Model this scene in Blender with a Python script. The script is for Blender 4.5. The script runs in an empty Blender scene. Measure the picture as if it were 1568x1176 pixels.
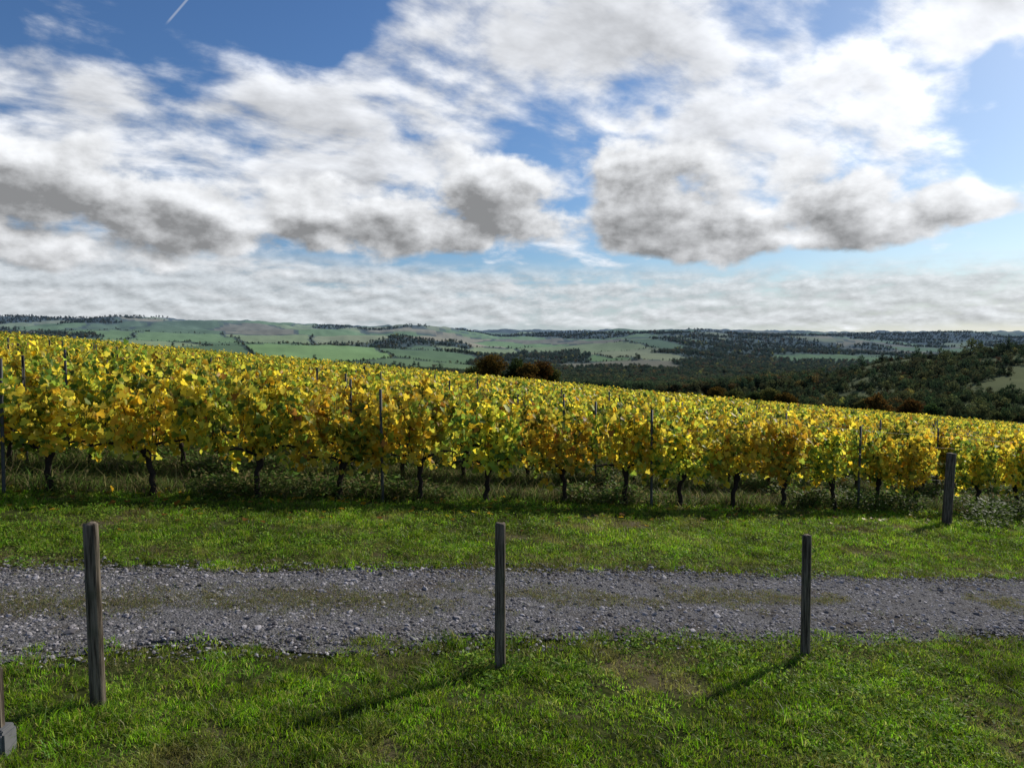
import bpy, math, numpy as np
from mathutils import Vector
R=np.random.default_rng(7)
sc=bpy.context.scene
CA,SA=math.cos(math.radians(23)),math.sin(math.radians(23))
CZ=2.31; PITCH=math.radians(3.55); F=1178.0
# ---------------------------------------------------------------- numpy noise
TAB=np.random.default_rng(3).random((256,256))
def vn(x,y):
    x=np.asarray(x,float);y=np.asarray(y,float)
    xi=np.floor(x).astype(int);yi=np.floor(y).astype(int)
    fx=x-xi;fy=y-yi;fx=fx*fx*(3-2*fx);fy=fy*fy*(3-2*fy)
    a=TAB[xi%256,yi%256];b=TAB[(xi+1)%256,yi%256];c=TAB[xi%256,(yi+1)%256];d=TAB[(xi+1)%256,(yi+1)%256]
    return (a*(1-fx)+b*fx)*(1-fy)+(c*(1-fx)+d*fx)*fy
def fbm(x,y,o=4):
    s=0;a=.5;t=0
    for i in range(o):
        s=s+a*vn(np.asarray(x)*2**i+17.3*i,np.asarray(y)*2**i+9.1*i);t+=a;a*=.5
    return s/t
def sst(a,b,x):
    t=np.clip((np.asarray(x,float)-a)/(b-a),0,1);return t*t*(3-2*t)
def uv2xy(u,v): return u*CA-v*SA, u*SA+v*CA
def xy2uv(x,y): return x*CA+y*SA, -x*SA+y*CA
# ---------------------------------------------------------------- terrain
DD=np.array([200,300,500,700,950,1500,2500,4000,5500,8000,14000.])
XX=np.array([-100,200,400,600,784,1000,1200,1400,1568,2000.])
TT=np.array([[525,540,560,565,560,545,525,503,491,500,512],
[540,555,570,575,570,550,527,502,488,500,512],
[560,570,585,585,578,556,532,508,495,504,513],
[575,590,600,600,590,565,540,514,501,508,513],
[595,605,608,605,598,575,552,530,510,511,513],
[615,620,615,606,598,577,546,518,505,510,513],
[640,640,620,588,600,580,555,525,510,512,514],
[655,650,602,549,575,580,555,530,514,514,514],
[665,655,585,534,560,580,555,530,513,512,514],
[670,655,575,520,550,575,555,530,512,512,514.]])
def polar(x,y):
    r=np.hypot(x,y);az=np.arctan2(x,y);azc=np.clip(az,-.85,.85)
    return r,az,784+F*np.tan(azc),r*np.cos(azc)
def ground(x,y):
    x=np.asarray(x,float);y=np.asarray(y,float)
    u,v=xy2uv(x,y)
    us=u/(1+np.abs(u/300)**4)**.25
    w=np.clip(v-12,0,400)
    near=-.105*us-.008*w-5.6e-5*w**2
    near=near+.05*(fbm(x*.5+5,y*.5+3,2)-.5)+.5*(fbm(x*.04+50,y*.04+31,2)-.5)*sst(16,60,v)
    r,az,X,D=polar(x,y)
    Xc=np.clip(X,-100,2000);Dc=np.clip(D,200,14000)
    xi=np.clip(np.searchsorted(XX,Xc)-1,0,len(XX)-2);fx=(Xc-XX[xi])/(XX[xi+1]-XX[xi]);fx=fx*fx*(3-2*fx)
    L=np.log(DD);ld=np.log(Dc);di=np.clip(np.searchsorted(DD,Dc)-1,0,len(DD)-2);fd=(ld-L[di])/(L[di+1]-L[di])
    T=(TT[xi,di]*(1-fd)+TT[xi,di+1]*fd)*(1-fx)+(TT[xi+1,di]*(1-fd)+TT[xi+1,di+1]*fd)*fx
    far=CZ-(T-515)/F*D
    far=far+D*.016*(fbm(x/600+40,y/600+11,3)-.5)*sst(700,1500,D)+ D*.005*(fbm(x/90+4,y/90+1,3)-.5)
    wgt=sst(92,300,v)*(np.abs(az)<1.7)
    return near*(1-wgt)+far*wgt
# ---------------------------------------------------------------- mesh helpers
def mk(name,V,faces_k,cols=None,mats=(),parent=None,smooth=False,matidx=None):
    me=bpy.data.meshes.new(name)
    V=np.asarray(V,np.float32)
    faces_k=[np.asarray(f,np.int32) for f in faces_k if len(f)]
    me.vertices.add(len(V));me.vertices.foreach_set('co',V.ravel())
    nl=sum(f.size for f in faces_k);nf=sum(len(f) for f in faces_k)
    me.loops.add(nl);me.polygons.add(nf)
    me.loops.foreach_set('vertex_index',np.concatenate([f.ravel() for f in faces_k]))
    tot=np.concatenate([np.full(len(f),f.shape[1],np.int32) for f in faces_k])
    st=np.concatenate([[0],np.cumsum(tot)[:-1]]).astype(np.int32)
    me.polygons.foreach_set('loop_start',st)
    if matidx is not None: me.polygons.foreach_set('material_index',np.asarray(matidx,np.int32))
    me.update(calc_edges=True);me.validate()
    if smooth: me.polygons.foreach_set('use_smooth',np.ones(nf,bool))
    if cols is not None:
        dom='FACE' if len(cols)==nf else 'POINT'
        at=me.attributes.new('Col','FLOAT_COLOR',dom)
        c=np.ones((len(cols),4),np.float32);c[:,:3]=cols[:,:3];at.data.foreach_set('color',c.ravel())
    for m in mats: me.materials.append(m)
    ob=bpy.data.objects.new(name,me);sc.collection.objects.link(ob)
    if parent: ob.parent=parent
    return ob
def empty(name,parent=None):
    o=bpy.data.objects.new(name,None);sc.collection.objects.link(o)
    if parent:o.parent=parent
    return o
def scatter(name,P,S,child,parent,tilt=.0):
    P=np.asarray(P,float);n=len(P)
    if n==0:
        child.parent=parent; return
    yaw=R.random(n)*2*np.pi
    nz=np.stack([R.normal(0,tilt+1e-6,n),R.normal(0,tilt+1e-6,n),np.ones(n)],1);nz/=np.linalg.norm(nz,axis=1)[:,None]
    a=np.stack([np.cos(yaw),np.sin(yaw),np.zeros(n)],1);a-=nz*(a*nz).sum(1)[:,None];a/=np.linalg.norm(a,axis=1)[:,None]
    b=np.cross(nz,a);rad=.8774*np.asarray(S)[:,None]
    V=np.zeros((n,3,3))
    for k in range(3):
        t=k*2*math.pi/3;V[:,k]=P+rad*(math.cos(t)*a+math.sin(t)*b)
    o=mk(name,V.reshape(-1,3),[np.arange(n*3).reshape(n,3)],parent=parent)
    o.instance_type='FACES';o.use_instance_faces_scale=True;o.instance_faces_scale=1.0
    o.show_instancer_for_render=False;o.show_instancer_for_viewport=False
    child.parent=o
    return o
def tube(path,rad,k=7):
    path=np.asarray(path,float);n=len(path);V=[]
    for i in range(n):
        d=path[min(i+1,n-1)]-path[max(i-1,0)];d/=np.linalg.norm(d)+1e-9
        h=np.array([1,0,0]) if abs(d[0])<.8 else np.array([0,1,0])
        a=np.cross(d,h);a/=np.linalg.norm(a);b=np.cross(d,a)
        for j in range(k):
            t=j*2*math.pi/k;V.append(path[i]+rad[i]*(math.cos(t)*a+math.sin(t)*b))
    Fq=[[i*k+j,i*k+(j+1)%k,(i+1)*k+(j+1)%k,(i+1)*k+j] for i in range(n-1) for j in range(k)]
    return np.array(V),np.array(Fq)
class Acc:
    def __init__(s): s.V=[];s.F={};s.n=0;s.C={};s.M={}
    def add(s,V,Fc,col,m=0):
        Fc=np.asarray(Fc);k=Fc.shape[1];s.F.setdefault(k,[]).append(Fc+s.n);s.V.append(V);s.n+=len(V)
        col=np.asarray(col,float)
        if col.ndim==1: col=np.tile(col,(len(Fc),1))
        s.C.setdefault(k,[]).append(col);s.M.setdefault(k,[]).append(np.full(len(Fc),m))
    def build(s,name,mats,parent=None,smooth=False):
        ks=sorted(s.F)
        return mk(name,np.concatenate(s.V),[np.concatenate(s.F[k]) for k in ks],np.concatenate([np.concatenate(s.C[k]) for k in ks]),mats,parent,smooth,np.concatenate([np.concatenate(s.M[k]) for k in ks]))
def cards(P,size,tmpl,faces,tipdir,nrm):
    t=tipdir/np.linalg.norm(tipdir,axis=1)[:,None]
    n=nrm-t*(nrm*t).sum(1)[:,None];n/=np.linalg.norm(n,axis=1)[:,None]+1e-9
    s=np.cross(t,n);m=len(tmpl)
    V=P[:,None,:]+size[:,None,None]*(tmpl[None,:,0:1]*s[:,None]+tmpl[None,:,1:2]*t[:,None]+tmpl[None,:,2:3]*n[:,None])
    Fc=(np.arange(len(P))[:,None,None]*m+np.asarray(faces)[None]).reshape(-1,len(faces[0]))
    return V.reshape(-1,3),Fc
VT=np.array([[0,0,0],[.36,-.14,.06],[.56,.26,.1],[.32,.42,.05],[.33,.74,.02],[0,1.02,-.08],[-.33,.74,.02],[-.32,.42,.05],[-.56,.26,.1],[-.36,-.14,.06]])
VF=[[0,1,2,3,4,5],[0,5,6,7,8,9]]
LT=np.array([[0,0,0],[.3,.5,.06],[0,1,0],[-.3,.5,.06]]);LF=[[0,1,2],[0,2,3]]
LW=np.array([[0,0,0],[.5,.35,.08],[0,1,0],[-.5,.35,.08]])
# ---------------------------------------------------------------- materials
class NT:
    def __init__(s,nt): s.nt=nt;nt.nodes.clear()
    def n(s,t,**k):
        x=s.nt.nodes.new(t)
        for a,b in k.items(): setattr(x,a,b)
        return x
    def L(s,a,b): s.nt.links.new(a,b)
    def put(s,sock,v):
        if isinstance(v,bpy.types.NodeSocket): s.L(v,sock)
        elif isinstance(v,(tuple,list)) and len(v)==3 and sock.type=='RGBA': sock.default_value=(*v,1)
        else: sock.default_value=v
    def m(s,op,a,b=None,c=None,clamp=False):
        x=s.n('ShaderNodeMath',operation=op);x.use_clamp=clamp
        for i,v in enumerate((a,b,c)):
            if v is not None: s.put(x.inputs[i],v)
        return x.outputs[0]
    def ss(s,lo,hi,x):
        if lo>hi: return s.m('SUBTRACT',1.,s.ss(hi,lo,x))
        q=s.n('ShaderNodeMapRange',interpolation_type='SMOOTHSTEP');s.put(q.inputs[0],x);s.put(q.inputs[1],lo);s.put(q.inputs[2],hi)
        return q.outputs[0]
    def mix(s,f,a,b,bt='MIX'):
        x=s.n('ShaderNodeMix',data_type='RGBA',blend_type=bt)
        s.put(x.inputs[0],f);s.put(x.inputs[6],a);s.put(x.inputs[7],b);return x.outputs[2]
    def noise(s,vec,scale,det=4,rough=.5,dist=0.,col=False,dim='3D'):
        x=s.n('ShaderNodeTexNoise');x.noise_dimensions=dim;s.put(x.inputs['Vector'],vec);x.inputs['Scale'].default_value=scale;x.inputs['Detail'].default_value=det
        x.inputs['Roughness'].default_value=rough;x.inputs['Distortion'].default_value=dist
        return x.outputs[1 if col else 0]
    def comb(s,a,b,c=0.):
        x=s.n('ShaderNodeCombineXYZ');s.put(x.inputs[0],a);s.put(x.inputs[1],b);s.put(x.inputs[2],c);return x.outputs[0]
    def pos(s): return s.n('ShaderNodeNewGeometry').outputs['Position']
    def attr(s,nm='Col'): return s.n('ShaderNodeAttribute',attribute_name=nm).outputs['Color']
    def rnd(s): return s.n('ShaderNodeObjectInfo').outputs['Random']
    def hsv(s,c,h=.5,sa=1.,v=1.):
        x=s.n('ShaderNodeHueSaturation');s.put(x.inputs['Hue'],h);s.put(x.inputs['Saturation'],sa);s.put(x.inputs['Value'],v);s.put(x.inputs['Color'],c);return x.outputs[0]
def newmat(name):
    m=bpy.data.materials.new(name);m.use_nodes=True;return m,NT(m.node_tree)
def princ(T,col,rough=.8,bump=None,bstr=.3,bdist=.01,spec=.3):
    if spec==0:
        p=T.n('ShaderNodeBsdfDiffuse');T.put(p.inputs['Color'],col)
    else:
        p=T.n('ShaderNodeBsdfPrincipled');T.put(p.inputs['Base Color'],col);T.put(p.inputs['Roughness'],rough)
        p.inputs['Specular IOR Level'].default_value=spec
    if bump is not None:
        b=T.n('ShaderNodeBump');b.inputs['Strength'].default_value=bstr;b.inputs['Distance'].default_value=bdist;T.put(b.inputs['Height'],bump);T.L(b.outputs[0],p.inputs['Normal'])
    return p.outputs[0]
def out(T,s):
    o=T.n('ShaderNodeOutputMaterial');T.L(s,o.inputs[0])
def leafmat(name,trans=.5,rough=.45,spec=.3,hazed=False,varh=.03,varv=.35,patch=False,tg=1.):
    m,T=newmat(name);c=T.attr();r=T.rnd()
    c=T.hsv(c,T.m('MULTIPLY_ADD',r,varh,.5-varh/2),1.,T.m('MULTIPLY_ADD',r,varv,1-varv/2))
    if patch:
        P=T.pos();n=T.noise(P,.9,4,.6)
        c=T.mix(T.m('MULTIPLY',T.ss(.52,.68,n),.7),c,(.20,.165,.065))
        n2=T.noise(P,.5,3,.6);n3=T.noise(P,2.6,3,.6);c=T.hsv(c,.5,1.06,T.m('ADD',T.m('MULTIPLY_ADD',T.ss(.35,.65,n2),.65,.32),T.m('MULTIPLY',T.ss(.35,.65,n3),.65)))
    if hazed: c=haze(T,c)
    p=princ(T,c,rough,spec=spec);t=T.n('ShaderNodeBsdfTranslucent')
    T.put(t.inputs[0],c if tg==1. else T.hsv(c,.5,1.,tg))
    x=T.n('ShaderNodeMixShader');x.inputs[0].default_value=trans;T.L(p,x.inputs[1]);T.L(t.outputs[0],x.inputs[2]);out(T,x.outputs[0]);return m
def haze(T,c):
    # aerial haze painted into far landscape colours, grows with distance from the origin
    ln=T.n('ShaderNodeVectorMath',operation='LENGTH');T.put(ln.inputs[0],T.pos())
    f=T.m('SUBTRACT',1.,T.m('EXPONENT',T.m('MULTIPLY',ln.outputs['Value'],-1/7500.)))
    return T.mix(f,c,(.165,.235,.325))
M_vine=leafmat('vine_leaf',.58,.5,.25,varh=.02,varv=.35,tg=1.3)
M_grass=leafmat('grass_blades',.5,.5,.25,varh=.04,varv=.6,patch=True,tg=1.35)
M_weed=leafmat('weed_leaves',.45,.6,.10,varh=.03,varv=.5,tg=1.3)
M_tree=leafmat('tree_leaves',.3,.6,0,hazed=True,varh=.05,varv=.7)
M_atree=leafmat('autumn_leaves',.35,.5,0,varh=.03,varv=.2)
m,T=newmat('bark');n=T.noise(T.pos(),30,5,.6);out(T,princ(T,T.mix(n,(.012,.009,.007),(.05,.038,.03)),.9,n,.8,.01,spec=.1));M_bark=m
m,T=newmat('weathered_wood')
tc=T.n('ShaderNodeTexCoord').outputs['Object'];mp=T.n('ShaderNodeMapping');mp.inputs['Scale'].default_value=(60,60,3.5);T.L(tc,mp.inputs[0])
n=T.noise(mp.outputs[0],1.,6,.65);n2=T.noise(tc,5,4)
c=T.mix(T.ss(.35,.65,n),(.035,.027,.02),(.20,.165,.125));c=T.mix(T.m('MULTIPLY',T.ss(.5,.7,n2),.7),c,(.07,.075,.045))
out(T,princ(T,c,.9,n,.9,.006,spec=.12));M_wood=m
m,T=newmat('galvanised_steel');n=T.noise(T.pos(),12,4);p=princ(T,T.mix(n,(.03,.035,.03),(.09,.09,.085)),.6,spec=.3);out(T,p);M_steel=m
m,T=newmat('grey_plastic');n=T.noise(T.pos(),25,4);out(T,princ(T,T.mix(n,(.09,.095,.10),(.17,.17,.17)),.8,n,.2,.003,spec=.15));M_plas=m
m,T=newmat('label_white');out(T,princ(T,T.mix(T.noise(T.pos(),200,3),(.2,.2,.2),(.5,.5,.5)),.6));M_lab=m
m,T=newmat('ground');P=T.pos()
ln=T.n('ShaderNodeVectorMath',operation='LENGTH');T.put(ln.inputs[0],P)
n1=T.noise(P,.9,5,.6);n2=T.noise(P,14,6,.65)
near=T.mix(T.ss(.4,.7,n2),(.025,.032,.010),(.07,.08,.025));near=T.mix(T.m('MULTIPLY',T.ss(.5,.66,n1),.8),near,(.11,.09,.055))
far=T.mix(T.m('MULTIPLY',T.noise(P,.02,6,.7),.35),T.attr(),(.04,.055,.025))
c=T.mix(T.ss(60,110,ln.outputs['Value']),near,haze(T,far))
out(T,princ(T,c,spec=0));M_ground=m
m,T=newmat('gravel');P=T.pos()
vo=T.n('ShaderNodeTexVoronoi');T.put(vo.inputs['Vector'],P);vo.inputs['Scale'].default_value=50
n=T.noise(P,1.6,5,.6);nf=T.noise(P,60,5,.7)
g=T.hsv(T.mix(vo.outputs['Color'],(.065,.06,.064),(.28,.262,.272)),.5,.25,1.)
g=T.mix(T.m('MULTIPLY',T.ss(.50,.68,n),.7),g,(.095,.08,.06));g=T.mix(T.m('MULTIPLY',nf,.35),g,(.045,.042,.042))
out(T,princ(T,g,.85,T.m('ADD',T.m('MULTIPLY',vo.outputs['Distance'],-1.),nf),.9,.02,spec=0));M_grav=m
m,T=newmat('gravel_stone');out(T,princ(T,T.mix(T.m('POWER',T.rnd(),1.4),(.06,.055,.058),(.44,.415,.42)),.85,T.noise(T.pos(),150,3),.3,.002,spec=.15));M_stone=m
# ---------------------------------------------------------------- ground sheet
az=np.concatenate([np.radians(np.arange(-177,-44,3.)),np.radians(np.arange(-43,43.01,.12)),np.radians(np.arange(45,181,3.))])
rr=np.concatenate([[.4],np.geomspace(.8,14000,460)])
AZ,RR=np.meshgrid(az,rr);gx=RR*np.sin(AZ);gy=RR*np.cos(AZ);gz=ground(gx,gy)
nA=len(az);nR=len(rr)
def fields(x,y):
    S=380.;ca,sa=math.cos(.35),math.sin(.35)
    X=(x*ca+y*sa)/S+ .25*(fbm(x/400,y/400,2)-.5);Y=(-x*sa+y*ca)/(S*1.7)+.25*(fbm(x/400+9,y/400+5,2)-.5)
    xi=np.floor(X).astype(int);yi=np.floor(Y).astype(int)
    d1=np.full(x.shape,9.);d2=np.full(x.shape,9.);idx=np.zeros(x.shape)
    for i in(-1,0,1):
        for j in(-1,0,1):
            cx=xi+i+.5+.7*(TAB[(xi+i)%256,(yi+j)%256]-.5);cy=yi+j+.5+.7*(TAB[(xi+i+77)%256,(yi+j+31)%256]-.5)
            d=np.hypot(X-cx,Y-cy);h=TAB[(xi+i+13)%256,(yi+j+101)%256]
            new=d<d1;d2=np.where(new,d1,np.minimum(d2,d));idx=np.where(new,h,idx);d1=np.where(new,d,d1)
    return idx,(d2-d1)*S
def woodmask(x,y):
    r,a,X,D=polar(x,y)
    w=fbm(x/420+7,y/700+3,3)
    bias=.0+.15*sst(700,1000,X)*sst(6500,2000,D)+.02*sst(1000,1300,X) -.09*sst(200,400,X)*sst(800,650,X)*sst(1300,1800,D)+.10*sst(4700,5300,D)
    bias=bias+.10*sst(700,800,X)*sst(1350,1200,X)*sst(2300,1700,D)
    return w+bias
idx,edge=fields(gx,gy)
pal=np.array([[.16,.27,.06],[.27,.34,.12],[.38,.33,.19],[.10,.17,.04],[.20,.33,.08],[.13,.20,.06],[.32,.35,.16],[.24,.21,.12]])*1.12
ci=np.clip((idx*8).astype(int),0,7);col=pal[ci]
_,_,GX,GD=polar(gx,gy)
dark=(.30*sst(720,1050,GX))[...,None];col=col*(1-dark)
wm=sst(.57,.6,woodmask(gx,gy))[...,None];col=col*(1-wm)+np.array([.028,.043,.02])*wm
hd=(edge<8+GD*.0035)[...,None]*1.;col=col*(1-.85*hd)+np.array([.03,.042,.018])*.85*hd
sl=(sst(1050,1200,GX)*sst(300,380,GD)*sst(980,860,GD))[...,None]
slc=np.array([.11,.12,.05])[None,None]*(.6+.9*fbm(gx/30,gy/30,3))[...,None];col=col*(1-sl)+slc*sl
vb=(sst(520,600,GX)*sst(1300,1200,GX)*sst(500,600,GD)*sst(1600,1300,GD))[...,None];col=col*(1-.75*vb)+np.array([.035,.05,.02])*.75*vb
V=np.stack([gx,gy,gz],-1).reshape(-1,3)
I,J=np.meshgrid(np.arange(nR-1),np.arange(nA),indexing='ij');J2=(J+1)%nA
Q=np.stack([I*nA+J,(I+1)*nA+J,(I+1)*nA+J2,I*nA+J2],-1).reshape(-1,4)[:,::-1]
V=np.vstack([V,[[0,0,float(ground(0,0))]]]);k=len(V)-1
tri=np.stack([np.arange(nA),(np.arange(nA)+1)%nA,np.full(nA,k)],1)[:,::-1]
gcol=np.vstack([col.reshape(-1,3),[[.03,.04,.02]]])
gr=mk('ground_terrain',V,[tri,Q],gcol,[M_ground],smooth=True)
# ---------------------------------------------------------------- gravel track
def tc_v(u): return 7.03-.085*u+.12*np.sin(u*.35+1)
uu=np.arange(-22,60,.12);ww=np.linspace(-1.12,1.12,26)
U,W=np.meshgrid(uu,ww,indexing='ij');We=W*(1+.22*(fbm(U*.9+3*np.sign(W),W*0+np.sign(W)*9,4)-.5)*2*(abs(W)>1.))
tv=tc_v(U)+We;tx,ty=uv2xy(U,tv);tz=ground(tx,ty)+.008+.012*(1-(W/1.12)**4)
n0,n1_=U.shape;I,J=np.meshgrid(np.arange(n0-1),np.arange(n1_-1),indexing='ij')
Q=np.stack([I*n1_+J,(I+1)*n1_+J,(I+1)*n1_+J+1,I*n1_+J+1],-1).reshape(-1,4)
track=mk('gravel_track',np.stack([tx,ty,tz],-1).reshape(-1,3),[Q],None,[M_grav],smooth=True)
def stone(seed):
    import bmesh
    bm=bmesh.new();bmesh.ops.create_icosphere(bm,subdivisions=1,radius=.5);rg=np.random.default_rng(seed)
    for v in bm.verts: v.co=Vector((v.co.x*1.2,v.co.y*.9,v.co.z*.62))*(.8+.4*rg.random())
    me=bpy.data.meshes.new('stone');bm.to_mesh(me);bm.free();me.materials.append(M_stone)
    o=bpy.data.objects.new('stone',me);sc.collection.objects.link(o);return o
def inview(x,y,m=.80): return (y>2.8)&(np.abs(x)<m*y+.8)
for k in range(3):
    n=20000;u=R.uniform(-5,20,n);w=R.uniform(-1.35,1.35,n)
    x,y=uv2xy(u,tc_v(u)+w);g=fbm(x*1.3,y*1.3,3);keep=inview(x,y)&((np.abs(w)>.25)|(g<.5)|(R.random(n)<.3))&((np.abs(w)<1.1)|(R.random(n)<.4))
    x,y=x[keep],y[keep];s=R.lognormal(-3.9,.38,len(x))
    scatter('gravel_stones',np.stack([x,y,ground(x,y)+.014+.15*s],1),s,stone(k),track,.3)
# ---------------------------------------------------------------- grass
GREENS=np.array([[.12,.22,.018],[.18,.32,.025],[.09,.17,.016],[.24,.34,.045],[.28,.28,.08]])
STRAW=np.array([[.22,.19,.08],[.16,.16,.05],[.26,.22,.11],[.12,.16,.04]])
def tuft(seed,nb,rad,h0,h1,w,name='grass_tuft',cols=GREENS,mat=None,lean=.5):
    rg=np.random.default_rng(seed)
    a=rg.random(nb)*6.283;r=rad*np.sqrt(rg.random(nb));P=np.stack([r*np.cos(a),r*np.sin(a),np.full(nb,-.005)],1)
    h=rg.uniform(h0,h1,nb);yaw=rg.random(nb)*6.283;l=rg.normal(0,lean,(nb,2))
    sd=np.stack([np.cos(yaw),np.sin(yaw),np.zeros(nb)],1)*w*rg.uniform(.6,1.3,nb)[:,None]
    mid=P+np.stack([l[:,0]*.35*h,l[:,1]*.35*h,.6*h],1);tip=P+np.stack([l[:,0]*h,l[:,1]*h,h*rg.uniform(.7,1,nb)],1)
    V=np.stack([P-sd,P+sd,mid+sd*.8,mid-sd*.8,tip+sd*.15,tip-sd*.15],1).reshape(-1,3)
    b=np.arange(nb)[:,None]*6
    Fc=np.stack([b+np.array([[0,1,2,3]]),b+np.array([[3,2,4,5]])],1).reshape(-1,4)
    c=cols[rg.integers(0,len(cols),nb)]*rg.uniform(.7,1.2,nb)[:,None]
    return mk(name,V,[Fc],np.repeat(c,2,0),[mat or M_grass])
def rosette(seed,nl,rad,h,size,name='weed_plant',cols=GREENS[:3]):
    rg=np.random.default_rng(seed);a=rg.random(nl)*6.283;r=rad*np.sqrt(rg.random(nl))
    P=np.stack([r*np.cos(a),r*np.sin(a),h*rg.random(nl)**.8],1)
    t=np.stack([np.cos(a)+rg.normal(0,.5,nl),np.sin(a)+rg.normal(0,.5,nl),rg.uniform(-.2,.8,nl)],1)
    nn=np.stack([rg.normal(0,.5,nl),rg.normal(0,.5,nl),np.ones(nl)],1)
    V,Fc=cards(P,size*rg.uniform(.6,1.3,nl),LT,LF,t,nn)
    A=Acc();c=cols[rg.integers(0,len(cols),nl)]*rg.uniform(.7,1.3,nl)[:,None];A.add(V,Fc,np.repeat(c,2,0))
    return A.build(name,[M_weed])
lawn=empty('lawn_grass')
def tuv(x,y):
    u,v=xy2uv(x,y);return u,v,v-tc_v(u)
VG=12.5
for k in range(6):
    n=5000;y=3+17*R.random(n)**1.5;x=R.uniform(-1,1,n)*(.78*y+.8)
    u,v,w=tuv(x,y);g=fbm(x*1.1+3,y*1.1+8,4)
    ew=1.05+.6*(fbm(x*1.7,y*1.7,3)-.5)
    keep=(np.abs(w)>ew)&(v<VG)&(R.random(n)<np.where(g>.57,.5,1)*np.where(np.abs(w)<1.7,.6,1))
    x,y,w=x[keep],y[keep],w[keep]
    s=R.uniform(.65,1.15,len(x))*(1+.055*np.clip(y-5,0,20))
    scatter('grass_tufts',np.stack([x,y,ground(x,y)+.02*(np.abs(w)<1.1)],1),s,tuft(k,40,.1,.02,.055,.0031),lawn,.15)
for k in range(3):
    n=5200;u=R.uniform(-5,20,n);w=np.where(R.random(n)<.6,R.normal(0,.22,n),np.sign(R.random(n)-.4)*R.normal(1.35,.28,n))
    x,y=uv2xy(u,tc_v(u)+w);keep=inview(x,y)&((np.abs(w)>.7)|(fbm(x*.9+20,y*1.3,4)>.45));x,y=x[keep],y[keep]
    scatter('verge_grass',np.stack([x,y,ground(x,y)+.02],1),R.uniform(.5,.95,len(x)),tuft(10+k,16,.09,.015,.05,.0026,cols=STRAW,mat=M_weed,lean=.9),lawn,.2)
for k in range(3):
    n=900;y=3+15*R.random(n);x=R.uniform(-1,1,n)*(.78*y+.8);u,v,w=tuv(x,y)
    keep=(np.abs(w)>1.1)&(v<VG)&(fbm(x*.8+30,y*.8,3)>.45);x,y=x[keep],y[keep]
    scatter('grass_clumps',np.stack([x,y,ground(x,y)],1),R.uniform(.7,1.3,len(x)),tuft(20+k,50,.08,.05,.10,.003,lean=.8),lawn,.2)
    n=2600;y=3+14*R.random(n)**1.3;x=R.uniform(-1,1,n)*(.78*y+.8);u,v,w=tuv(x,y)
    keep=(np.abs(w)>1.05)&(v<VG)&(fbm(x*.7+60,y*.7,3)>.44);x,y=x[keep],y[keep]
    scatter('clover_patches',np.stack([x,y,ground(x,y)+.01],1),R.uniform(.6,1.3,len(x)),rosette(30+k,26,.09,.05,.03,cols=GREENS[:4]*.85),lawn,.1)
und=empty('vineyard_undergrowth')
UG=np.array([[.08,.14,.025],[.11,.17,.035],[.19,.17,.07],[.06,.095,.018],[.14,.115,.06]])
for k in range(5):
    n=3600;v=R.uniform(12.1,27,n);u=R.uniform(-.26,1.72,n)*v+R.uniform(-2,2,n)
    x,y=uv2xy(u,v);rowd=np.abs(((v-12.0)+1.05)%2.1-1.05);keep=inview(x,y);x,y,rowd=x[keep],y[keep],rowd[keep]
    s=R.uniform(.5,1.1,len(x))*np.where(rowd<.45,1.35,.65)
    scatter('rough_grass',np.stack([x,y,ground(x,y)],1),s,tuft(50+k,44,.24,.08,.26,.006,cols=UG,mat=M_weed,lean=.7),und,.15)
    n=1300;v=R.uniform(11.9,18,n);u=R.uniform(-.26,1.75,n)*v+R.uniform(-3,3,n)
    x,y=uv2xy(u,v);keep=inview(x,y)&(fbm(x*.6+4,y*.6,3)>.43);x,y=x[keep],y[keep]
    scatter('weeds',np.stack([x,y,ground(x,y)],1),R.uniform(.4,1.2,len(x)),rosette(60+k,70,.2,.28,.07,cols=UG[:3]*.9),und,.15)
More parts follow.
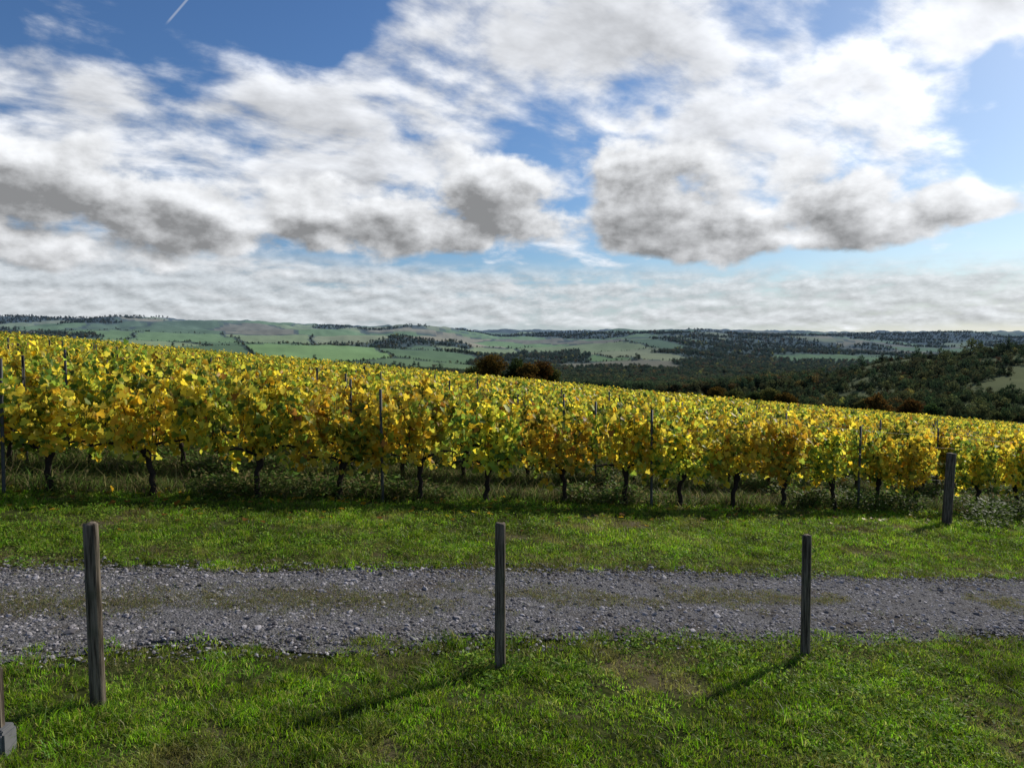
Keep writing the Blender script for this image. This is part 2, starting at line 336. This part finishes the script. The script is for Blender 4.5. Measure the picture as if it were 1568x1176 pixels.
# ---------------------------------------------------------------- vines
YEL=np.array([[.84,.66,.05],[.76,.60,.07],[.78,.48,.035],[.58,.57,.06],[.31,.41,.05],[.13,.21,.03],[.42,.20,.035]])
def vine(seed,name='grapevine',lod=False):
    rg=np.random.default_rng(seed);A=Acc();bk=np.array([.03,.022,.018])
    n=9;z=np.linspace(-.05,.68,n);sx=np.cumsum(rg.normal(0,.024,n));sy=np.cumsum(rg.normal(0,.015,n))
    p=np.stack([sx,sy,z],1);V,Fq=tube(p,.036+.010*rg.random(n)+.014*(z<.05)+.02*(z>.58),8 if not lod else 5);A.add(V,Fq,bk,1)
    top=p[-1]
    for s in(-1,1):
        m=7;t=np.linspace(0,1,m);q=top+np.stack([s*.62*t,rg.normal(0,.012,m),.12*np.sin(t*2.2)-.02+rg.normal(0,.008,m)],1);q[0]=top-np.array([0,0,.03])
        V,Fq=tube(q,np.linspace(.024,.012,m),6 if not lod else 4);A.add(V,Fq,bk,1)
    LP=[];LC=[];pg=rg.random()
    for i in range(14):
        x0=rg.uniform(-.64,.64);H=rg.uniform(.55,1.2);m=8;t=np.linspace(0,1,m)
        q=np.stack([x0+np.cumsum(rg.normal(0,.035,m)),top[1]+np.cumsum(rg.normal(0,.03,m))+rg.normal(0,.09)*t,.72+H*t],1)
        if not lod:
            V,Fq=tube(q,np.linspace(.006,.003,m),4);A.add(V,Fq,np.array([.10,.06,.03]),1)
        nl=rg.integers(28,66)
        if lod: nl=nl//2
        tt=rg.random(nl)**.9
        b=np.stack([np.interp(tt,t,q[:,j]) for j in range(3)],1)
        a=rg.random(nl)*6.283;rad=rg.uniform(.04,.25,nl)*(1-.5*tt)
        LP.append(b+np.stack([rad*np.cos(a),rad*np.sin(a),rg.normal(0,.05,nl)],1))
        bias=.5*rg.random()+.5*pg;pr=np.array([3.1,2.6,1.6,2.9,2.0,1.5,.35])*(np.array([1.6,1.3,1.6,1,.5,.35,1]) if bias<.52 else np.array([.5,.8,.4,1.2,1.7,1.9,.5]))
        LC.append(YEL[rg.choice(7,nl,p=pr/pr.sum())]*rg.uniform(.75,1.1))
    for i in range(rg.integers(4,8)):
        x0=rg.uniform(-.6,.6);nl=rg.integers(8,24);t=rg.random(nl);sg=rg.choice([-1,1]);dz=rg.uniform(.15,.5)
        LP.append(np.stack([x0+.15*t+rg.normal(0,.05,nl),sg*(.10+.18*t)+rg.normal(0,.04,nl),.92-dz*t+rg.normal(0,.05,nl)],1));LC.append(YEL[rg.choice([0,1,2,3,3,4,5],nl)])
    P=np.concatenate(LP);C=np.concatenate(LC);n=len(P)
    P[:,2]=np.maximum(P[:,2],.42)
    t=np.stack([rg.normal(0,.6,n),rg.normal(0,.6,n),-rg.uniform(.1,1.3,n)],1)
    sgn=np.sign(P[:,1]+rg.normal(0,.08,n));nn=np.stack([rg.normal(0,.6,n),sgn*rg.uniform(.2,1.,n),rg.uniform(-.1,.9,n)],1)
    if lod: V,Fc=cards(P,rg.uniform(.10,.17,n),LW,LF,t,nn)
    else: V,Fc=cards(P,rg.uniform(.06,.125,n),VT,VF,t,nn)
    C=C*rg.uniform(.6,1.12,n)[:,None];A.add(V,Fc,np.repeat(C,2,0),0)
    return A.build(name,[M_vine,M_bark])
VV=12.0
meshes=[]
rowang=math.radians(23)
tu=[-1.82-1.28*2,-1.82-1.28,-1.82,-.47,.93,2.10,3.42,4.66,6.02,7.3,8.5,9.8,11.1,12.35,13.6,14.85,16.8,18.2,19.5,20.8,22.1,23.4]
for i,u in enumerate(tu):
    if i<12: o=vine(100+i);meshes.append(o.data)
    else:
        o=bpy.data.objects.new('grapevine',meshes[(i*7)%12]);sc.collection.objects.link(o)
    x,y=uv2xy(u,VV);o.location=(x,y,float(ground(x,y)));o.rotation_euler=(0,0,rowang+(math.pi if i%2 and i>=12 else 0));s=.96+.06*math.sin(i*2.3);o.scale=(1,1.,s)
vy=empty('vineyard')
rows=[VV+2.1*k for k in range(1,41)]
lists=[[] for _ in range(12)];listl=[[] for _ in range(6)]
posts=[]
for k,v in enumerate(rows):
    u=np.arange(-.26*v-6,1.68*v+6,1.28)+R.uniform(0,1.2);u=u+R.normal(0,.06,len(u))
    u=u[R.random(len(u))>.03]
    for q in u:
        if k<4: lists[R.integers(0,12)].append((q,v))
        else: listl[R.integers(0,6)].append((q,v))
    posts+= [(q,v) for q in np.arange(-.26*v-6,1.68*v+6,5.12)+R.uniform(0,5)]
def rowinst(name,uvl,child,parent,smin=.90,smax=1.08):
    a=np.array(uvl);x,y=uv2xy(a[:,0],a[:,1]);P=np.stack([x,y,ground(x,y)],1);n=len(P)
    S=R.uniform(smin,smax,n)[:,None];flip=np.where(R.random(n)<.5,1,-1)[:,None]
    e=np.tile(np.array([CA,SA,0]),(n,1))*flip;f=np.cross([0,0,1],e);V=np.zeros((n,3,3));L=1.5197*S
    V[:,0]=P-e*L/2-f*L*.288675;V[:,1]=P+e*L/2-f*L*.288675;V[:,2]=P+f*L*.57735
    o=mk(name,V.reshape(-1,3),[np.arange(n*3).reshape(n,3)],parent=parent)
    o.instance_type='FACES';o.use_instance_faces_scale=True;o.instance_faces_scale=1.
    o.show_instancer_for_render=False;o.show_instancer_for_viewport=False;child.parent=o
for k in range(12):
    c=bpy.data.objects.new('vine_plant',meshes[k]);sc.collection.objects.link(c)
    rowinst('vine_rows',lists[k],c,vy)
for k in range(6):
    rowinst('vine_rows_back',listl[k],vine(150+k,'vine_plant',True),vy)
def steelpost(h=2.05,name='trellis_post'):
    pr=np.array([[-.02,-.014],[.02,-.014],[.02,.014],[.014,.014],[.014,-.008],[-.014,-.008],[-.014,.014],[-.02,.014]])
    k=len(pr);V=[];zs=[-.1,h*.5,h]
    for z in zs: V+=[[a,b,z] for a,b in pr]
    Fq=[[i*k+j,i*k+(j+1)%k,(i+1)*k+(j+1)%k,(i+1)*k+j] for i in range(2) for j in range(k)]
    A=Acc();A.add(np.array(V),np.array(Fq),np.array([.1,.1,.1]))
    top=(2*k+np.array([[0,1,4,5],[1,2,3,4],[0,5,6,7]]));A.add(np.zeros((0,3)),top-A.n,np.array([.1,.1,.1]))
    for z in (.75,1.15,1.5,h-.1):
        V,Fq=tube([[-.026,-.016,z],[-.034,-.02,z+.01],[-.03,-.02,z+.03]],[.004,.004,.003],5);A.add(V,Fq,np.array([.1,.1,.1]))
    return A.build(name,[M_steel])
pc=steelpost(1.88,'post')
rowinst('trellis_post_rows',posts,pc,vy,.95,1.03)
sp=steelpost(1.8)
for i,u in enumerate([-7.3,-2.25,2.82,7.83,12.95,18.9]):
    o=sp if i==0 else bpy.data.objects.new('trellis_post',sp.data)
    if i: sc.collection.objects.link(o)
    x,y=uv2xy(u,VV-.12);o.location=(x,y,float(ground(x,y)));o.rotation_euler=(.01*(i%3-1),.012*((i+1)%3-1),rowang)
A=Acc()
for r_ in range(4):
    v=VV+2.1*r_
    for h in(.72,1.1,1.45,1.7):
        u=np.arange(-8,30,2.);x,y=uv2xy(u,u*0+v);V,Fq=tube(np.stack([x,y,ground(x,y)+h],1),np.full(len(u),.0022),4);A.add(V,Fq,np.array([.1,.1,.1]))
A.build('trellis_wire',[M_steel])
n=900;v=R.normal(11.7,.7,n);u=R.uniform(-4,22,n);x,y=uv2xy(u,v);P=np.stack([x,y,ground(x,y)+R.uniform(.02,.07,n)],1)
V,Fc=cards(P,R.uniform(.05,.09,n),VT,VF,np.stack([R.normal(0,1,n),R.normal(0,1,n),R.normal(0,.2,n)],1),np.stack([R.normal(0,.3,n),R.normal(0,.3,n),np.ones(n)],1))
A=Acc();A.add(V,Fc,np.repeat(YEL[R.choice([0,2,3,6,6],n)]*.6,2,0));A.build('fallen_leaves',[M_vine])
# ---------------------------------------------------------------- wooden posts
def woodpost(name,x,y,h,r,lean=(0,0),yaw=0.,seed=0):
    rg=np.random.default_rng(seed);k=20;zs=np.concatenate([[-.15],np.linspace(0,h-.008,14),[h]])
    V=[];prof=1+.03*np.sin(np.arange(k)*1.7+seed)+rg.normal(0,.012,k);prof[3]*=.93
    for z in zs:
        q=r*(1.03-.06*z/h)*(1+rg.normal(0,.008));q=q*.93 if z==h else q
        V+=[[q*prof[j]*math.cos(j*2*math.pi/k),q*prof[j]*math.sin(j*2*math.pi/k),z+(.004*math.cos(j*.9+seed) if z>=h-.02 else 0)] for j in range(k)]
    n=len(zs);Fq=[[i*k+j,i*k+(j+1)%k,(i+1)*k+(j+1)%k,(i+1)*k+j] for i in range(n-1) for j in range(k)]
    V.append([0,0,h+.001]);A=Acc();A.add(np.array(V),np.array(Fq),np.array([.2,.2,.2]))
    t=np.array([[(n-1)*k+j,(n-1)*k+(j+1)%k,n*k] for j in range(k)]);A.add(np.zeros((0,3)),t-A.n,np.array([.2,.2,.2]))
    o=A.build(name,[M_wood],smooth=False);o.location=(x,y,float(ground(x,y)));o.rotation_euler=(lean[0],lean[1],yaw);return o
woodpost('fence_post',-2.545,4.60,1.13,.043,(0,-.008),0,1)
woodpost('fence_post',-.09,5.74,1.13,.040,(0,.004),1,2)
woodpost('fence_post',2.60,6.66,1.10,.041,(0,.012),2,3)
ex,ey=uv2xy(13.95,10.6);woodpost('vine_row_end_post',ex,ey,1.45,.088,(0,.06),.5,4)
wb=rosette(90,420,.45,.6,.09,'nettle_clump',UG[:2]*.8)
bx,by=uv2xy(14.5,10.2);wb.location=(bx,by,float(ground(bx,by)))
for q,(a,b) in enumerate([(15.6,10.8),(16.8,11.2),(14.1,11.6),(13.0,11.7)]):
    o=bpy.data.objects.new('nettle_clump',wb.data);sc.collection.objects.link(o);x,y=uv2xy(a,b);o.location=(x,y,float(ground(x,y)));o.rotation_euler=(0,0,q*1.3);o.scale=(.9,.9,.7)
import bmesh
sx_,sy_=-2.735,3.98
sg=float(ground(sx_,sy_));sv=empty('service_post');sv.location=(sx_,sy_,sg)
def boxp(name,c,d,bev,mat):
    bm=bmesh.new();bmesh.ops.create_cube(bm,size=1)
    for v in bm.verts: v.co=Vector((v.co.x*d[0]+c[0],v.co.y*d[1]+c[1],v.co.z*d[2]+c[2]))
    bmesh.ops.bevel(bm,geom=bm.edges[:],offset=bev,segments=2,affect='EDGES')
    me=bpy.data.meshes.new(name);bm.to_mesh(me);bm.free();me.materials.append(mat);o=bpy.data.objects.new(name,me);sc.collection.objects.link(o);o.parent=sv;return o
boxp('base_block',(0,0,.05),(.12,.12,.15),.012,M_plas);boxp('upright',(0,0,.29),(.045,.045,.33),.006,M_wood)
boxp('label_plate',(.02,-.0615,.07),(.05,.003,.035),.001,M_lab);boxp('cap',(0,0,.13),(.10,.10,.02),.006,M_plas)
# ---------------------------------------------------------------- trees
def crown_tree(name,seed,nl,size,cols,mat,H=1.,W=.42,limbs=7,bush=False):
    rg=np.random.default_rng(seed);A=Acc();bk=np.array([.03,.025,.02])
    th=.35*H if not bush else .12*H
    V,Fq=tube([[0,0,-.12*H],[.01*H,0,th*.6],[0,.01*H,th*1.2],[.02*H,0,H*.75]],[.03*H,.024*H,.018*H,.006*H],6);A.add(V,Fq,bk,1)
    cl=[]
    for i in range(limbs):
        a=i*2.4+rg.random();z=H*rg.uniform(.30 if not bush else .15,.8);rad=W*H*rg.uniform(.35,.85)*(1-.35*abs(z/H-.5))
        e=np.array([rad*math.cos(a),rad*math.sin(a),z]);
        V,Fq=tube([[0,0,z*.6],e*[.5,.5,.85],e],[.012*H,.008*H,.003*H],4);A.add(V,Fq,bk,1)
        cl.append((e,W*H*rg.uniform(.3,.55)))
    cl.append((np.array([0,0,.82*H]),W*H*.45));cl.append((np.array([0,0,.55*H]),W*H*.6))
    ws=np.array([c[1]**2 for c in cl]);ids=rg.choice(len(cl),nl,p=ws/ws.sum())
    C=np.array([c[0] for c in cl])[ids];rd=np.array([c[1] for c in cl])[ids]
    d=rg.normal(0,1,(nl,3));d/=np.linalg.norm(d,axis=1)[:,None];q=rg.random(nl)**.4
    P=C+d*(rd*q)[:,None]*[1,1,.8];P[:,2]=np.maximum(P[:,2],.03*H)
    V,Fc=cards(P,size*H*rg.uniform(.6,1.4,nl),LT*[1.3,1,1],LF,rg.normal(0,1,(nl,3)),d+rg.normal(0,.4,(nl,3)))
    cc=cols[rg.integers(0,len(cols),nl)]*(rg.uniform(.6,1.2,nl)*(.6+.5*P[:,2]/H))[:,None]  # lit crown tops painted in: leaf colour lightens with height
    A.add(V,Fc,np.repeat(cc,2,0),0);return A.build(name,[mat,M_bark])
DG=np.array([[.05,.08,.025],[.07,.105,.03],[.045,.065,.02]]);OL=np.array([[.12,.13,.035],[.16,.16,.045],[.09,.10,.03]])
OR=np.array([[.24,.14,.03],[.18,.10,.025],[.13,.10,.03]]);YE=np.array([[.42,.36,.07],[.32,.31,.07]])
wood=empty('distant_woodland')
kinds=[(DG,.42),(DG,.36),(DG,.3),(OL,.42),(OL,.36),(OR,.4),(YE,.34)]
kp=np.array([4,4,2.,3,2,1.0,.5]);kp/=kp.sum()
pts=[[] for _ in kinds]
def addp(x,y,h,p=kp):
    kk=R.choice(len(kinds),len(x),p=p)
    for a,b,c,q in zip(x,y,kk,h): pts[c].append((a,b,q))
n=60000;Xr=R.uniform(-80,1700,n);D=np.where(R.random(n)<.5,R.uniform(600,2200,n),R.uniform(2200,5800,n))
x=(Xr-784)/F*D;y=D;hill=(Xr>1100)&(D<980)
keep=(woodmask(x,y)>.585)&~hill
x,y,D=x[keep],y[keep],D[keep];addp(x,y,R.uniform(8,14,len(x))*np.where(D>2500,1.35,1))
n=260000;Xr=R.uniform(-80,1700,n);D=R.uniform(700,3600,n);x=(Xr-784)/F*D
i_,e_=fields(x,D);keep=(e_<4.5)&~((Xr>1100)&(D<980));x,D=x[keep],D[keep];addp(x,D,R.lognormal(1.6,.45,len(x)))
n=14000;Xr=R.uniform(540,1260,n);D=R.uniform(600,1500,n);x=(Xr-784)/F*D
keep=((D<1300)&(fbm(x/110,D/110,3)>.43))|((Xr<740)&(D>950)&(fbm(x/150,D/150,3)>.40));x,D=x[keep],D[keep];addp(x,D,R.uniform(7,14,len(x)))
for i in range(240):
    Xp=R.uniform(848,1000);Dp=R.uniform(540,640);pts[2 if i%3 else 0].append(((Xp-784)/F*Dp,Dp,R.uniform(11,14.5)))
n=19000;Xr=R.uniform(1040,1900,n);D=R.uniform(300,900,n);x=(Xr-784)/F*D
keep=(fbm(x/32+2,D/32,3)>.47)&((Xr>1130)|(D>480));x,D=x[keep],D[keep]
addp(x,D,R.lognormal(1.25,.42,len(x))*np.where(D>600,1.15,1),np.array([5,4,1,4,3,.5,.15])/17.65)
for i,(c,w) in enumerate(kinds):
    p=np.array(pts[i]);t=crown_tree('tree',200+i,300,.09,c,M_tree,1.,w,8,bush=True)
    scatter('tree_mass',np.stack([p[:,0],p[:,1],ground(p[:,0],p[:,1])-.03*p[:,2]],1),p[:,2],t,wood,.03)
k=0
for Xp,Dp,topY,c,w in [(752,205,541,OR*.6,.5),(792,215,546,DG*1.,.45),(826,210,552,OR*.55,.5),(735,220,552,OL,.5),(808,200,556,OR*.7,.5),(842,225,560,OL*.8,.5),(1345,190,602,OR*1.,.5),(1395,200,610,OR*.7,.48),(1325,205,612,OL,.45),
                 (1125,230,597,OL*.8,.5),(1180,240,594,OL,.45),(1205,235,600,OR*.6,.5),(1155,250,600,DG,.5),(1100,260,592,OR*.6,.5),(1430,230,618,DG*1.3,.5)]:
    x=(Xp-784)/F*Dp;g=float(ground(x,Dp));H=CZ-(topY-515)/F*Dp-g;H=max(H,5.)
    o=crown_tree('autumn_tree',300+k,3400,.5/H,c,M_atree,H,w,12);o.location=(x,Dp,g);k+=1
# ---------------------------------------------------------------- world
w=bpy.data.worlds.new('World');sc.world=w;w.use_nodes=True;T=NT(w.node_tree)
SUN_EL=math.radians(29);SUN_AZ=math.radians(45)
sky=T.n('ShaderNodeTexSky',sky_type='NISHITA');sky.sun_disc=False;sky.sun_elevation=SUN_EL;sky.sun_rotation=SUN_AZ;sky.air_density=1.0;sky.dust_density=.5;sky.ozone_density=2.5
d=T.n('ShaderNodeTexCoord').outputs['Generated'];s=T.n('ShaderNodeSeparateXYZ');T.L(d,s.inputs[0])
dx,dy,dz=s.outputs
Az=T.m('ARCTAN2',dx,dy);El=T.m('ARCSINE',dz)
def pix(X,Y):
    cx=(X-784)/F;cy=(588-Y)/F;yy=math.cos(PITCH)+cy*math.sin(PITCH);zz=-math.sin(PITCH)+cy*math.cos(PITCH)
    return math.atan2(cx,yy),math.asin(zz/math.sqrt(cx*cx+yy*yy+zz*zz))
def blobs(A_,E_,lst):
    r=None;vec=T.comb(A_,E_,0.)
    for b in lst:
        a0,e0=pix(b[0],b[1]);ra=b[2]/F*math.cos(a0)**2;re=b[3]/F*math.cos(a0);amp=b[4] if len(b)>4 else 1
        mp=T.n('ShaderNodeVectorMath',operation='MULTIPLY_ADD');T.L(vec,mp.inputs[0]);mp.inputs[1].default_value=(1/ra,1/re,0);mp.inputs[2].default_value=(-a0/ra,-e0/re,0)
        dt=T.n('ShaderNodeVectorMath',operation='DOT_PRODUCT');T.L(mp.outputs[0],dt.inputs[0]);T.L(mp.outputs[0],dt.inputs[1])
        v=T.m('SUBTRACT',1.,dt.outputs['Value'])
        if amp!=1: v=T.m('MULTIPLY',T.m('MAXIMUM',v,0.),amp)
        if r is None: r=v
        elif amp==1:
            x=T.n('ShaderNodeMath',operation='SMOOTH_MAX');T.L(r,x.inputs[0]);T.L(v,x.inputs[1]);x.inputs[2].default_value=.35;r=x.outputs[0]
        else: r=T.m('ADD',r,v)
    return r
wn=T.noise(d,5,3,.6,col=True);ws=T.n('ShaderNodeSeparateXYZ');T.L(wn,ws.inputs[0])
Aw=T.m('MULTIPLY_ADD',T.m('SUBTRACT',ws.outputs[0],.5),.34,Az);Ew=T.m('MULTIPLY_ADD',T.m('SUBTRACT',ws.outputs[1],.5),.22,El)
def up(a,e,det=8):
    t=T.m('ADD',T.m('TANGENT',T.m('MAXIMUM',e,.0)),.24);px=T.m('DIVIDE',T.m('SINE',a),t);py=T.m('DIVIDE',T.m('COSINE',a),t)
    c_,s_=math.cos(.6),math.sin(.6)
    p=T.m('MULTIPLY_ADD',px,c_,T.m('MULTIPLY',py,s_));q=T.m('SUBTRACT',T.m('MULTIPLY',py,c_),T.m('MULTIPLY',px,s_))
    return T.noise(T.comb(T.m('MULTIPLY',p,1.5),T.m('MULTIPLY',q,2.0),0.),2.1,det,.57,.1,dim='2D')
n_u=up(Az,El);n_u2=up(T.m('ADD',Az,.012),T.m('ADD',El,.016),5)
bias=blobs(Aw,Ew,[(80,180,330,110,.24),(480,210,300,120,.26),(760,80,260,130,.24),(1000,80,260,130,.24),(1180,190,230,110,.28),(1500,20,190,90,.38),(1380,90,160,90,.2),(620,280,300,60,.15),
   (430,30,190,70,-.18),(60,10,200,80,-.12),(960,215,110,30,-.2),(1540,200,100,100,-.18),(1000,415,700,35,-.4),(1540,340,100,50,-.2),(1250,60,60,60,-.08),(1380,200,130,90,.2)])
du=T.m('ADD',n_u,bias);a_u=T.ss(.46,.82,du)
shade_u=T.m('MULTIPLY',T.m('SUBTRACT',n_u,n_u2),1.2)
br_u=T.m('ADD',T.m('MULTIPLY_ADD',T.ss(.72,1.0,du),-.18,.80),shade_u)
sunfac=T.m('MAXIMUM',blobs(Az,El,[(1600,-60,720,480)]),0.)
br_u=T.m('MULTIPLY_ADD',sunfac,.35,br_u)
CB=[(40,290,240,70),(-120,310,200,100),(250,335,175,55),(370,368,90,28),(60,370,280,36),(560,330,150,56),(650,350,120,40),(760,300,125,58),(830,345,80,40),(470,340,100,40),
    (985,290,110,78),(1060,330,135,58),(1150,345,60,34),(1235,290,55,55),(1290,318,110,50),(1370,325,120,36),(1485,325,85,22)]
def cn(a,e,det=8): return T.noise(T.comb(a,T.m('MULTIPLY',e,1.6),.3),9.,det,.55,.0,dim='2D')
Ac=T.m('MULTIPLY_ADD',T.m('SUBTRACT',ws.outputs[1],.5),.05,Az);Ec=T.m('MULTIPLY_ADD',T.m('SUBTRACT',ws.outputs[0],.5),.03,El)
n_c=cn(Az,El);n_c2=cn(T.m('ADD',Az,.011),T.m('ADD',El,.012),6)
cb=T.m('MAXIMUM',blobs(Ac,Ec,CB),-2.)
cc=T.m('MULTIPLY_ADD',T.m('SUBTRACT',n_c,.5),4.0,cb);a_c=T.ss(-.5,.35,cc)
cb2=T.m('MAXIMUM',blobs(Ac,T.m('ADD',Ec,.028),CB),-2.)
th=T.ss(-.35,1.45,T.m('MULTIPLY_ADD',T.m('SUBTRACT',n_c2,.5),2.4,T.m('MULTIPLY_ADD',cb2,.85,T.m('MULTIPLY',cb,.25))))
br_c=T.m('ADD',T.m('MULTIPLY_ADD',th,-.55,.86),T.m('MULTIPLY',T.m('SUBTRACT',n_c,n_c2),1.1))
br_c=T.m('MAXIMUM',T.m('MULTIPLY_ADD',sunfac,.2,br_c),.27)
def lo(a,e,det=7):
    return T.noise(T.comb(T.m('MULTIPLY',a,26.),T.m('MULTIPLY',T.m('POWER',T.m('MAXIMUM',e,.001),.8),42.),.7),1.,det,.58,.0,dim='2D')
n_l=lo(Az,El);n_l2=lo(T.m('ADD',Az,.005),T.m('ADD',El,.006),4)
n_s=T.noise(T.comb(T.m('MULTIPLY',Az,5.),T.m('MULTIPLY',El,70.)),1.,4,.5,.0,dim='2D')
leftb=T.m('MULTIPLY',T.ss(.1,-.5,Az),.18)
band=T.m('MULTIPLY',T.ss(.004,.02,El),T.ss(.10,.065,T.m('SUBTRACT',El,T.m('MULTIPLY',leftb,.12))))
a_l=T.m('MULTIPLY',T.ss(.34,.66,T.m('ADD',T.m('MULTIPLY_ADD',n_l,.6,T.m('MULTIPLY',n_s,.45)),T.m('ADD',leftb,T.m('MULTIPLY',T.ss(.085,.04,El),.12)))),band)
br_l=T.m('ADD',T.m('MULTIPLY_ADD',sunfac,.15,.66),T.m('MULTIPLY',T.m('SUBTRACT',n_l,n_l2),.7))
def cloudcol(b,tint):
    x=T.n('ShaderNodeVectorMath',operation='SCALE');x.inputs[0].default_value=tint;T.put(x.inputs['Scale'],T.m('MULTIPLY',T.m('MAXIMUM',b,.05),10.));return x.outputs[0]
base=T.mix(1.,sky.outputs[0],T.mix(T.ss(-.25,.5,Az),(.47,.66,.90),(.66,.78,.93)),'MULTIPLY')
base=T.mix(T.m('MULTIPLY',T.ss(.10,-.01,El),.6),base,(4.8,5.8,6.6))
c=T.mix(T.m('MULTIPLY',a_u,.97),base,cloudcol(br_u,(.96,.985,1.03)))
c=T.mix(T.m('MULTIPLY',a_l,.85),c,cloudcol(br_l,(.95,.99,1.03)))
c=T.mix(a_c,c,cloudcol(br_c,(.97,.99,1.02)))
a1,e1=pix(252,40);a2,e2=pix(290,-4);L_=math.hypot(a2-a1,e2-e1);ux,uy=(a2-a1)/L_,(e2-e1)/L_
pa=T.m('SUBTRACT',Az,a1);pe=T.m('SUBTRACT',El,e1);al=T.m('MULTIPLY_ADD',pa,ux,T.m('MULTIPLY',pe,uy));pr=T.m('ABSOLUTE',T.m('SUBTRACT',T.m('MULTIPLY',pa,uy),T.m('MULTIPLY',pe,ux)))
ct=T.m('MULTIPLY',T.ss(.0018,.0003,pr),T.m('MULTIPLY',T.ss(0,.012,al),T.ss(.12,.08,al)))
c=T.mix(T.m('MULTIPLY',ct,.28),c,(8.,8.2,8.4))
bg=T.n('ShaderNodeBackground');T.L(c,bg.inputs[0]);bg.inputs[1].default_value=.1
o=T.n('ShaderNodeOutputWorld');T.L(bg.outputs[0],o.inputs[0])
try:
    w.cycles.sampling_method='MANUAL';w.cycles.sample_map_resolution=512
except Exception as e: print(e)
# ---------------------------------------------------------------- sun + camera
sl=bpy.data.lights.new('sun','SUN');sl.energy=5.0;sl.angle=math.radians(.6);sl.color=(1,.93,.82);so=bpy.data.objects.new('sun',sl);sc.collection.objects.link(so)
dirv=Vector((math.sin(SUN_AZ)*math.cos(SUN_EL),math.cos(SUN_AZ)*math.cos(SUN_EL),math.sin(SUN_EL)))
so.rotation_euler=dirv.to_track_quat('Z','Y').to_euler()
cam=bpy.data.cameras.new('camera');co=bpy.data.objects.new('camera',cam);sc.collection.objects.link(co);sc.camera=co
co.location=(0,0,CZ);co.rotation_euler=(math.pi/2-PITCH,0,0);cam.sensor_width=36;cam.lens=F/1568*36;cam.clip_end=40000;cam.clip_start=.05
sc.view_settings.view_transform='Standard';sc.view_settings.look='None';sc.view_settings.exposure=0
